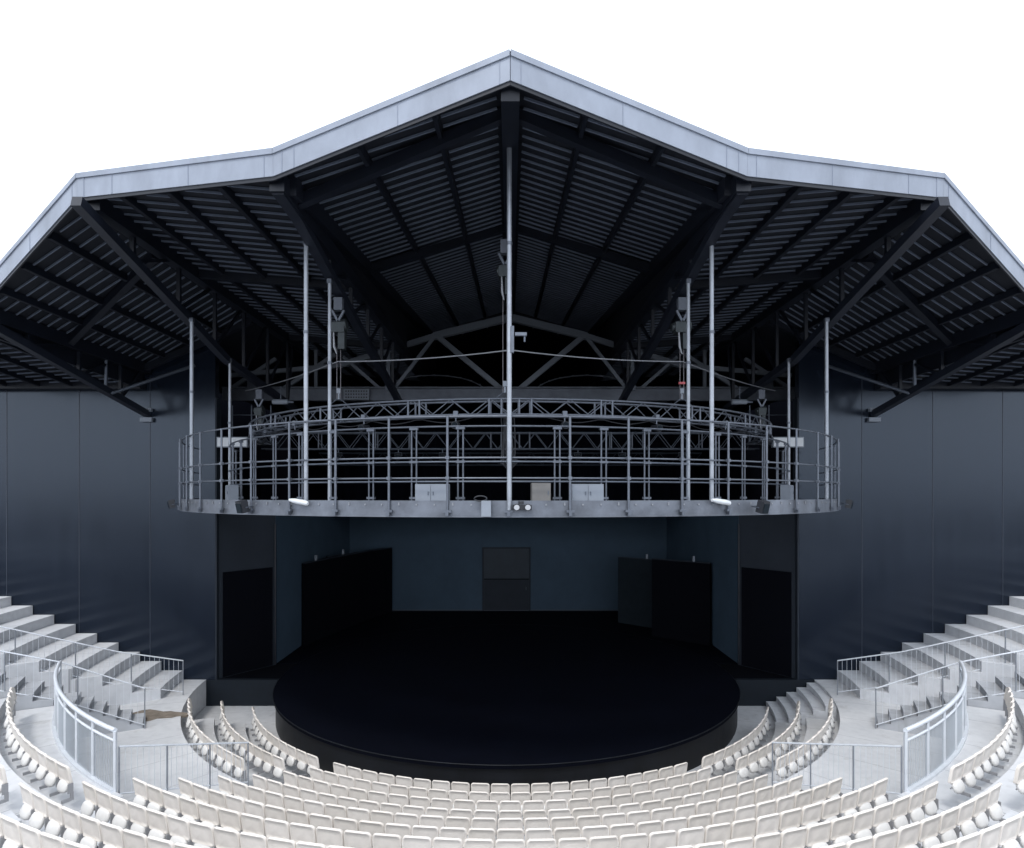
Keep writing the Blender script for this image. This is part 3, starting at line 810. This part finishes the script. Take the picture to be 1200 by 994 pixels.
# lower rear truss, fainter
rt2 = thing('straight_truss', 'lowest dark lattice truss hanging in the shade behind the gantry railing', 'truss', (0, 26.0, EYE+1.25))
for y in (0, .4):
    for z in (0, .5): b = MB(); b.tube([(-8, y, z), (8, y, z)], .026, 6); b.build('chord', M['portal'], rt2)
b = MB(); n = 36
for i in range(n):
    x0, x1 = -8+16*i/n, -8+16*(i+1)/n
    b.tube([(x0, 0, 0 if i % 2 else .5), (x1, 0, .5 if i % 2 else 0)], .015, 5, cap=False)
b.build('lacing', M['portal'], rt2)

# lamps hung along the trusses, cable runs, arched ducts behind the gable
LAMPX = (-6.6, -4.3, -2.6, 2.6, 4.3, 6.6)
for q, x in enumerate(LAMPX):
    t = thing('par_lamp', f'black par lamp under the straight rear truss, {ordn(q+1)} from the left', 'stage lamp', (x, 23.9, EYE+1.78), 0, 'par lamps under the straight truss')
    b = MB(); b.tube([(0, 0, -.02), (0, 0, -.16)], .018, 6); b.tube([(-.13, 0, -.30), (-.13, 0, -.16), (.13, 0, -.16), (.13, 0, -.30)], .014, 6); b.build('yoke', M['tube_dark'], t)
    b = MB(); b.tube([(0, .14, -.24), (0, -.04, -.31), (0, -.15, -.35)], [.07, .11, .125], 12); l = b.build('can', M['housing'], t)
    b = MB(); b.tube([(0, -.150, -.35), (0, -.158, -.353)], [.108, .10], 12); b.build('lens', M['flat_grey'], l)
FIXT = (-58, -38.5, -23, -8, 8, 23, 38.5, 58)
for q, tt in enumerate(FIXT):
    x, y = pol(Rt+.2, tt)
    t = thing('truss_clamp_lamp', f'small dark spotlight clamped on the curved truss, {ordn(q+1)} from the left', 'stage lamp', (x, y, EYE+1.76), rad(tt), 'small spotlights on the curved truss')
    b = MB(); b.box((0, 0, .02), (.10, .09, .12)); b.tube([(0, 0, -.04), (0, 0, -.14)], .015, 6); b.build('clamp', M['tube'], t)
    b = MB(); b.tube([(.0, .16, -.20), (0, -.12, -.24)], [.06, .085], 10); l = b.build('can', M['housing'], t)
    b = MB(); b.tube([(0, -.118, -.24), (0, -.126, -.241)], [.07, .066], 10); b.build('lens', M['flat_grey'], l)
b = MB()
for i in range(7):
    dx = -.22 + .05*i
    pts = [(dx + .03*math.sin(3*u+i), 14.2 + .03*math.cos(i), EYE + 1.95 - 1.25*u) for u in [v/8 for v in range(9)]]
    b.tube(pts, .017, 5)
for i in range(3):
    zz = EYE+.75+.05*i
    b.tube([(-.22+.13*u, 14.2, zz-.16*math.sin(math.pi*u/3)) for u in range(4)], .014, 5)
tag(b.build('cable_bundle', M['housing']), 'bundle of black cables dropping behind the centre pole below the truss', 'cables')
for sg in (-1, 1):
    b = MB(); pts = []
    for i in range(25):
        a = math.pi*i/24
        dx = 90 + 62*math.cos(a); py = 462 - 22*math.sin(a)
        pts.append((sg*dx/F*27, 27, EYE + (580-py)/F*27))
    b.tube(pts, .03, 6); 
    for i in range(2, 23, 2): x, y, z = pts[i]; b.box((x, y-.05, z), (.12, .06, .05))
    tag(b.build('arched_duct', M['steelgrey']), f'thin arched dark duct behind the gable bracing on the {SIDE[sg]}', 'duct', 'arched ducts behind the gable')
for sg in (-1, 1):
    b = MB(); R_ = Rt-.2
    pts = []
    for i in range(61):
        tt = sg*(6+70*i/60); x, y = pol(R_, tt); pts.append((x, y, EYE+1.74 - .10*abs(math.sin(i*.42))))
    b.tube(pts, .013, 5)
    tag(b.build('loose_cable', M['housing']), f'thin black cable looping under the {SIDE[sg]} half of the curved truss', 'cable')

# chain hoists
def hoist(x, y, top, bot, label, big=True, k=.82):
    o = thing('chain_hoist', label, 'chain hoist', (x, y, EYE+top), 0, 'chain hoists between roof and curved truss')
    L = top-bot
    b = MB(); b.box((0, 0, -.17), (.20, .16, .30)); b.build('mounting_plate', M['steelgrey'], o)
    b = MB(); b.beam((-.14, -.05, -.33), (0, -.05, -.60), .06, .05); b.beam((.14, -.05, -.33), (0, -.05, -.60), .06, .05); b.build('shackle', M['tube'], o)
    s = k if big else .55
    b = MB()
    b.prism([(-.22*s, -.14), (.20*s, -.14), (.20*s, .14), (-.22*s, .14)], -.86, -.62); b.tube([(-.30*s, 0, -.72), (.24*s, 0, -.66)], [.10, .15], 10)
    b.box((.10*s, 0, -1.0), (.19*s, .2, .5)); b.build('motor', M['hoist'], o)
    b = MB(); b.tube([(-.12*s, -.1, -.85), (-.10*s, -.1, -1.2), (-.02, -.1, -1.38)], [.02, .03, .015], 8); b.build('cable_bag', M['cable'], o)
    b = MB()
    for dx in (-.045, .045): b.tube([(dx, 0, -1.2 if big else -.6), (dx, 0, -L+.1)], .010, 5)
    b.build('chain', mat('chain_steel', (.16, .15, .16), .5, metal=.5) if 'chain_steel' not in bpy.data.materials else bpy.data.materials['chain_steel'], o)
    b = MB(); b.box((0, 0, -L+.28), (.09, .07, .12)); b.tube([(0, 0, -L+.22), (0, 0, -L+.08)], .025, 8); b.build('hook', M['cabinet'], o)
    b = MB(); b.tube([(0, 0, -L+.12), (-.28, 0, -L-.10)], .010, 5); b.tube([(0, 0, -L+.12), (.28, 0, -L-.10)], .010, 5); b.build('sling', M['tube_dark'], o)
    return o
hoist(-4.1, 14.87, 4.72, 2.2, 'chain hoist hanging beside the left inner pole above the curved truss')
h = hoist(4.1, 14.87, 4.72, 2.2, 'chain hoist with red chain tag hanging beside the right inner pole')
b = MB(); b.box((0, 0, -2.05), (.15, .06, .05)); b.build('chain_tag', M['red'], h)
hoist(-8.2, 20.35, 3.45, 2.2, 'short chain hoist at the left end of the curved truss', False)
hoist(8.2, 20.35, 3.45, 2.2, 'short chain hoist at the right end of the curved truss', False)
hoist(-.12, 13.9, 5.7, 2.2, 'chain hoist hanging right behind the centre hanger pole', True, .6)
# safety cable
b = MB()
key = [(-8.6, 20.2, 3.38), (-4.1, 14.8, 3.17), (0, 13.75, 3.20), (4.1, 14.8, 3.17), (8.6, 20.2, 3.38)]
pts = []
for (a, c) in zip(key, key[1:]):
    for i in range(8):
        t = i/8; pts.append(tuple(a[k]+(c[k]-a[k])*t - (.25*t*(1-t) if k == 2 else 0) for k in range(3)))
pts.append(key[-1]); pts = [(x, y, z+EYE) for x, y, z in pts]
b.tube(pts, .016, 6); tag(b.build('safety_cable', M['cable']), 'thin pale cable slung between the hoists across the stage opening', 'cable')
# linear fixture on the tie beam (pale perforated box) and fan-like fixtures at the ends
for sg, px, lab in ((-1, 418, 'pale perforated box on the grey beam beside the left hoist'),):
    t = thing('ballast_box', lab, 'box', ((px-598)/F*24.3, 24.3, EYE+3.92))
    b = MB(); b.box((0, 0, 0), (1.0, .12, .42)); b.build('casing', M['cabinet'], t)
    b = MB()
    for i in range(9):
        for j in range(3): b.box((-.4+.1*i, -.065, -.12+.12*j), (.05, .012, .05))
    b.build('perforation', M['housing'], t)
for sg in (-1, 1):
    t = thing('moving_light', f'silver barrel spotlight hanging at the {SIDE[sg]} end of the curved truss', 'spotlight', (sg*7.45, 20.2, EYE+3.02), 0, 'barrel spotlights by the truss ends')
    b = MB(); b.tube([(-.26, 0, 0), (.22, 0, 0)], .085, 10); b.build('barrel', M['cabinet'], t)
    b = MB(); b.tube([(.22, 0, 0), (.42, 0, -.01)], [.05, .03], 8); b.build('snout', M['tube_dark'], t)
    b = MB(); b.tube([(0, 0, .06), (0, 0, .5)], .015, 6); b.build('bracket', M['tube_dark'], t)
t = thing('boom_arm', 'small pale arm bracket fixed high on the centre hanger pole', 'bracket', (.0, 11.75, EYE+3.03))
b = MB(); b.box((.2, 0, .0), (.22, .08, .06)); b.box((.04, 0, -.1), (.06, .1, .5)); b.build('arm', M['tube'], t)
b = MB(); b.tube([(.27, 0, -.03), (.27, 0, -.14)], .02, 6); b.build('hook', M['tube_dark'], t)
b = MB()

# ------------------------------------------------------------------ railings
def railing(name, label, pts, h, spacing=.125, post_every=1.5, mid=True, m=M['galv_rail'], grp=None, posts=None):
    """pts: list of (x, y, zfloor) along the line"""
    base = pts[0]
    o = thing(name, label, 'railing', base, 0, grp)
    rel = [tuple(p[k]-base[k] for k in range(3)) for p in pts]
    b = MB(); b.tube([(x, y, z+h) for x, y, z in rel], .019, 8); b.build('top_rail', m, o)
    b = MB(); b.tube([(x, y, z+.10) for x, y, z in rel], .014, 6); b.build('bottom_rail', m, o)
    b = MB()
    seg = [math.hypot(q[0]-p[0], q[1]-p[1]) for p, q in zip(rel, rel[1:])]; tot = sum(seg)
    def at(s):
        for p, q, l in zip(rel, rel[1:], seg):
            if s <= l+1e-6: t = s/l; return [p[k]+(q[k]-p[k])*t for k in range(3)]
            s -= l
        return rel[-1]
    s = spacing
    while s < tot-.02:
        x, y, z = at(s); b.tube([(x, y, z+.10), (x, y, z+h)], .0048, 5, cap=False); s += spacing
    b.build('balusters', m, o)
    n = max(1, round(tot/post_every))
    for i in range(n+1):
        x, y, z = at(tot*i/n); b = MB(); b.tube([(x, y, z-.05), (x, y, z+h)], .016, 8); p = b.build('post', M['galv'], o)
    return o
for sg in (-1, 1):
    s = SIDE[sg]
    # radial rail between the centre aisle and the landing
    pts = []
    for i in range(5):
        R = 13.05 - 2.6*i/4; x, y = pol(R, sg*32.75); pts.append((x, y, .80*(1-i/4)**1.0 + .0))
    railing('barred_railing', f'thin barred railing joining the {s} curved balustrade beside the centre aisle', pts, .95, .105, .9, grp='barred steel railings')
    # along the foot of the tall steps
    pts = [(sg*-(CUT0[0]+CUTD[0]*k*1.0)*1.0, CUT0[1]+CUTD[1]*k, .315*max(k-.4, 0)) for k in (-.1, 2, 4, 6, 8, 10)]
    railing('barred_railing', f'sloping barred railing along the tall steps by the {s} dark wall', pts, 1.08, .13, 1.3, grp='barred steel railings')
    # along the small stair
    pts = [(*pol(11.25, sg*61.0), 0), (*pol(13.1, sg*61.0), .95), (*pol(14.5, sg*61.0), 1.45), (*pol(17.2, sg*61.0), 2.55)]
    railing('barred_railing', f'sloping barred railing of the small stair behind the {s} curved balustrade', pts, 1.08, .16, 1.4, grp='barred steel railings')
    # curved balustrade
    o = thing('curved_balustrade', f'curved barred balustrade under a thick white handrail on the {s} of the bowl', 'balustrade', (*pol(13.1, sg*33), .95), 0, 'curved barred balustrades')
    bx, by, bz = o.location
    def GB(b, name, m): b.v = [(x-bx, y-by, z-bz) for x, y, z in b.v]; return b.build(name, m, o)
    T0, T1 = 32.9, 60.6
    b = MB(); b.tube([(*pol(13.1, sg*(T0+(T1-T0)*i/40)), 2.05) for i in range(41)], .042, 10)
    GB(b, 'handrail', M['galv_rail'])
    b = MB(); b.tube([(*pol(13.1, sg*(T0+(T1-T0)*i/40)), 1.86) for i in range(41)], .026, 8)
    GB(b, 'mid_rail', M['galv_rail'])
    b = MB(); b.strip(arc(13.07, sg*T0, sg*T1, 40), arc(13.17, sg*T0, sg*T1, 40), 1.0, .93); GB(b, 'base_channel', M['galv_rail'])
    npan = 7
    for i in range(npan+1):
        t = T0+(T1-T0)*i/npan; x, y = pol(13.1, sg*t)
        b = MB(); b.beam((x, y, .95), (x, y, 2.03), .045, .05); GB(b, 'post', M['galv_rail'])
        if i < npan:
            b = MB(); a0, a1 = t+.2, t+(T1-T0)/npan-.2; nb = 12
            for q in range(nb+1):
                x, y = pol(13.1, sg*(a0+(a1-a0)*q/nb)); b.tube([(x, y, .99), (x, y, 1.84)], .0065, 5, cap=False)
            GB(b, 'bar_panel', M['bar'])

# ------------------------------------------------------------------ seats
W2 = .208
def seat_proto():
    root = thing('stadium_seat', 'white plastic tip-up seat', 'seat')
    # local frame: +y faces the stage, -y is the rear
    outline = []
    r = .075
    def corner(cx, cz, a0, rr):
        return [(cx+rr*math.cos(rad(a0+i*22.5)), cz+rr*math.sin(rad(a0+i*22.5))) for i in range(5)]
    zlo, zhi = .50, .82
    outline = corner(W2-.03, zlo+.03, -90, .03) + corner(W2-r, zhi-r, 0, r) + corner(-W2+r, zhi-r, 90, r) + corner(-W2+.03, zlo+.03, 180, .03)
    n = len(outline)
    def yy(x, z): return .054*(x/W2)**2 - .16*(z-.46) - .03
    def ring(sc, dy):
        cz = .66
        return [((x*sc), yy(x*sc, cz+(z-cz)*sc)+dy, cz+(z-cz)*sc) for x, z in outline]
    b = MB()
    R = [ring(1, .022), ring(1.0, -.012), ring(.955, -.017), ring(.90, -.014), ring(.86, -.001), ring(.45, -.001)]
    vs = [p for q in R for p in q]; fs = []
    for i in range(len(R)-1):
        for j in range(n): fs.append((i*n+j, i*n+(j+1) % n, (i+1)*n+(j+1) % n, (i+1)*n+j))
    fs.append(tuple((len(R)-1)*n+j for j in range(n)))
    b.add(vs, fs, True)
    Fv = [ring(1, .022), ring(.5, .020)]
    vs = [p for q in Fv for p in q]; fs = [(j, n+j, n+(j+1) % n, (j+1) % n) for j in range(n)] + [tuple(n+j for j in range(n))[::-1]]
    b.add(vs, fs, True)
    b.build('backrest', M['seat'], root)
    # tipped-up pan: thick rounded slab whose round lower edge shows under the back
    b = MB(); nu, nv = 14, 8; vs = []; fs = []
    for i in range(nv+1):
        ph = -math.pi/2 + math.pi*i/nv
        for j in range(nu):
            th = 2*math.pi*j/nu
            cx, sx = math.cos(th), math.sin(th)
            ex = math.copysign(abs(cx)**.7, cx); ez = math.copysign(abs(sx)**.8, sx)
            rr = math.cos(ph)**.6 if math.cos(ph) > 1e-6 else 0
            x = .165*ex*rr; z = .115*ez*rr; y = .05*math.sin(ph)
            zz = .43 + z*.92 - y*.35; yyv = -.035 + y + .36*z
            vs.append((x, yyv, zz))
    for i in range(nv):
        for j in range(nu): fs.append((i*nu+j, i*nu+(j+1) % nu, (i+1)*nu+(j+1) % nu, (i+1)*nu+j))
    b.add(vs, fs, True); b.build('seat_pan', M['pan'], root)
    b = MB()
    b.box((.212, -.0, .43), (.020, .08, .16)); b.box((.212, .02, .30), (.026, .05, .14)); b.box((.212, -.06, .25), (.03, .14, .05))
    b.tube([(-.19, .0, .42), (.19, .0, .42)], .013, 6)
    b.build('bracket', M['bracket'], root)
    return root
proto = seat_proto()
kids = list(proto.children)
used = [False]
def place(x, y, z, yaw, label, group):
    if not used[0]:
        o = proto; used[0] = True
    else:
        o = proto.copy(); C.objects.link(o)
        for k in kids:
            c = k.copy(); C.objects.link(c); c.parent = o
            if k.name.startswith('seat_pan'): c.rotation_euler = (random.uniform(-.07, .05), 0, random.uniform(-.04, .04))
    o.location = (x, y, z); o.rotation_euler = (0, 0, yaw)
    o['label'] = label; o['category'] = 'seat'; o['group'] = group
def visible(x, y, ztop):
    if y < 1: return False
    u, v = proj(x, y, ztop)
    w = .24*F/y
    return -w < u < 1200+w and v < 996
count = 0
def run(R, t0, t1, yc, zf, fmt, group, order, pitch=.43):
    """seats along an arc from t0 to t1; order: iterate so that the first seat is the one the label counts from"""
    global count
    n = int(abs(t1-t0)*math.pi/180*R/pitch)
    d = (t1-t0)/n
    idx = 0
    for i in range(n):
        t = t0 + d*(i+.5)
        x, y = pol(R, t, yc)
        if not visible(x, y, zf+.84): continue
        idx += 1; count += 1
        place(x, y, zf, rad(t) + random.uniform(-.012, .012), fmt.format(ordn(idx)), group)
for k in range(1, 12):
    c, R = rowc(k)
    e = ENDS[k-1]
    if k == 1: f = 'white tip-up seat {} from the left in the front centre row beside the stage rim'
    else: f = 'white tip-up seat {} from the left in the ' + ordn(k) + ' centre row from the stage'
    run(R, -e, e, c, floorz(k), f, 'white seats of the centre block', 1)
for sg in (-1, 1):
    s = SIDE[sg]
    for j, (R, z, a, e) in enumerate(((8.45, -.89, 33.5, 66), (9.3, -.67, 34.5, 67.5), (10.15, -.43, 36, 66.5))):
        nm = ('innermost', 'middle', 'outermost')[j]
        run(R, sg*a, sg*e, YC, z, 'white tip-up seat {} from the aisle in the ' + nm + f' row of the {s} pit', f'white seats in the {s} pit', sg)
    for j, (R, z, a, e) in enumerate(((13.9, .95, 31.9, 57.5), (14.8, 1.30, 31.9, 57.5), (15.7, 1.65, 31.9, 57.5))):
        nm = ('first', 'second', 'third')[j]
        run(R, sg*a, sg*e, YC, z, 'white tip-up seat {} from the aisle in the ' + nm + f' row behind the {s} curved balustrade', f'white seats behind the {s} balustrade', sg)
print('SEATS', count)

# ------------------------------------------------------------------ light
W = bpy.data.worlds.new('World'); S.world = W; W.use_nodes = True
nt = W.node_tree; N, L = nt.nodes, nt.links
bg = N['Background']
sky = N.new('ShaderNodeTexSky'); sky.sky_type = 'NISHITA'; sky.sun_disc = False
SUN_EL, SUN_AZ = rad(58), rad(200)
sky.sun_elevation = SUN_EL; sky.sun_rotation = SUN_AZ; sky.dust_density = 3; sky.air_density = 1
# overcast cloud deck over the clear sky
hsv = N.new('ShaderNodeHueSaturation'); hsv.inputs['Saturation'].default_value = .35
L.new(sky.outputs['Color'], hsv.inputs['Color'])
tc = N.new('ShaderNodeTexCoord'); nz = N.new('ShaderNodeTexNoise'); nz.inputs['Scale'].default_value = 1.6; nz.inputs['Detail'].default_value = 5
L.new(tc.outputs['Generated'], nz.inputs['Vector'])
rp = N.new('ShaderNodeValToRGB'); rp.color_ramp.elements[0].color = (8.3, 9.1, 10.4, 1); rp.color_ramp.elements[1].color = (9.9, 10.7, 11.9, 1)
L.new(nz.outputs['Fac'], rp.inputs['Fac'])
mx = N.new('ShaderNodeMixRGB'); mx.inputs['Fac'].default_value = .82
L.new(hsv.outputs['Color'], mx.inputs['Color1']); L.new(rp.outputs['Color'], mx.inputs['Color2'])
L.new(mx.outputs['Color'], bg.inputs['Color'])
bg.inputs['Strength'].default_value = .12
sl = bpy.data.lights.new('sun', 'SUN'); sl.energy = .85; sl.angle = rad(10); sl.color = (1, .97, .93)
so = bpy.data.objects.new('sun', sl); C.objects.link(so)
# sun behind the camera and to the left, high
so.rotation_euler = (rad(90)-SUN_EL, 0, rad(-20))
so.location = (0, 0, 30)

cam = bpy.data.cameras.new('camera'); co = bpy.data.objects.new('camera', cam); C.objects.link(co)
co.location = (0, 0, EYE); co.rotation_euler = (rad(90), 0, 0)
cam.sensor_width = 36; cam.sensor_fit = 'HORIZONTAL'; cam.lens = F*36/1200
cam.shift_x = 2/1200; cam.shift_y = 83/1200
cam.clip_start = .1; cam.clip_end = 2000
S.camera = co
S.view_settings.view_transform = 'Standard'; S.view_settings.look = 'None'
S.view_settings.exposure = .82; S.view_settings.gamma = 1; S.view_settings.use_curve_mapping = False
S.render.engine = 'CYCLES'
S.cycles.max_bounces = 8; S.cycles.use_denoising = True
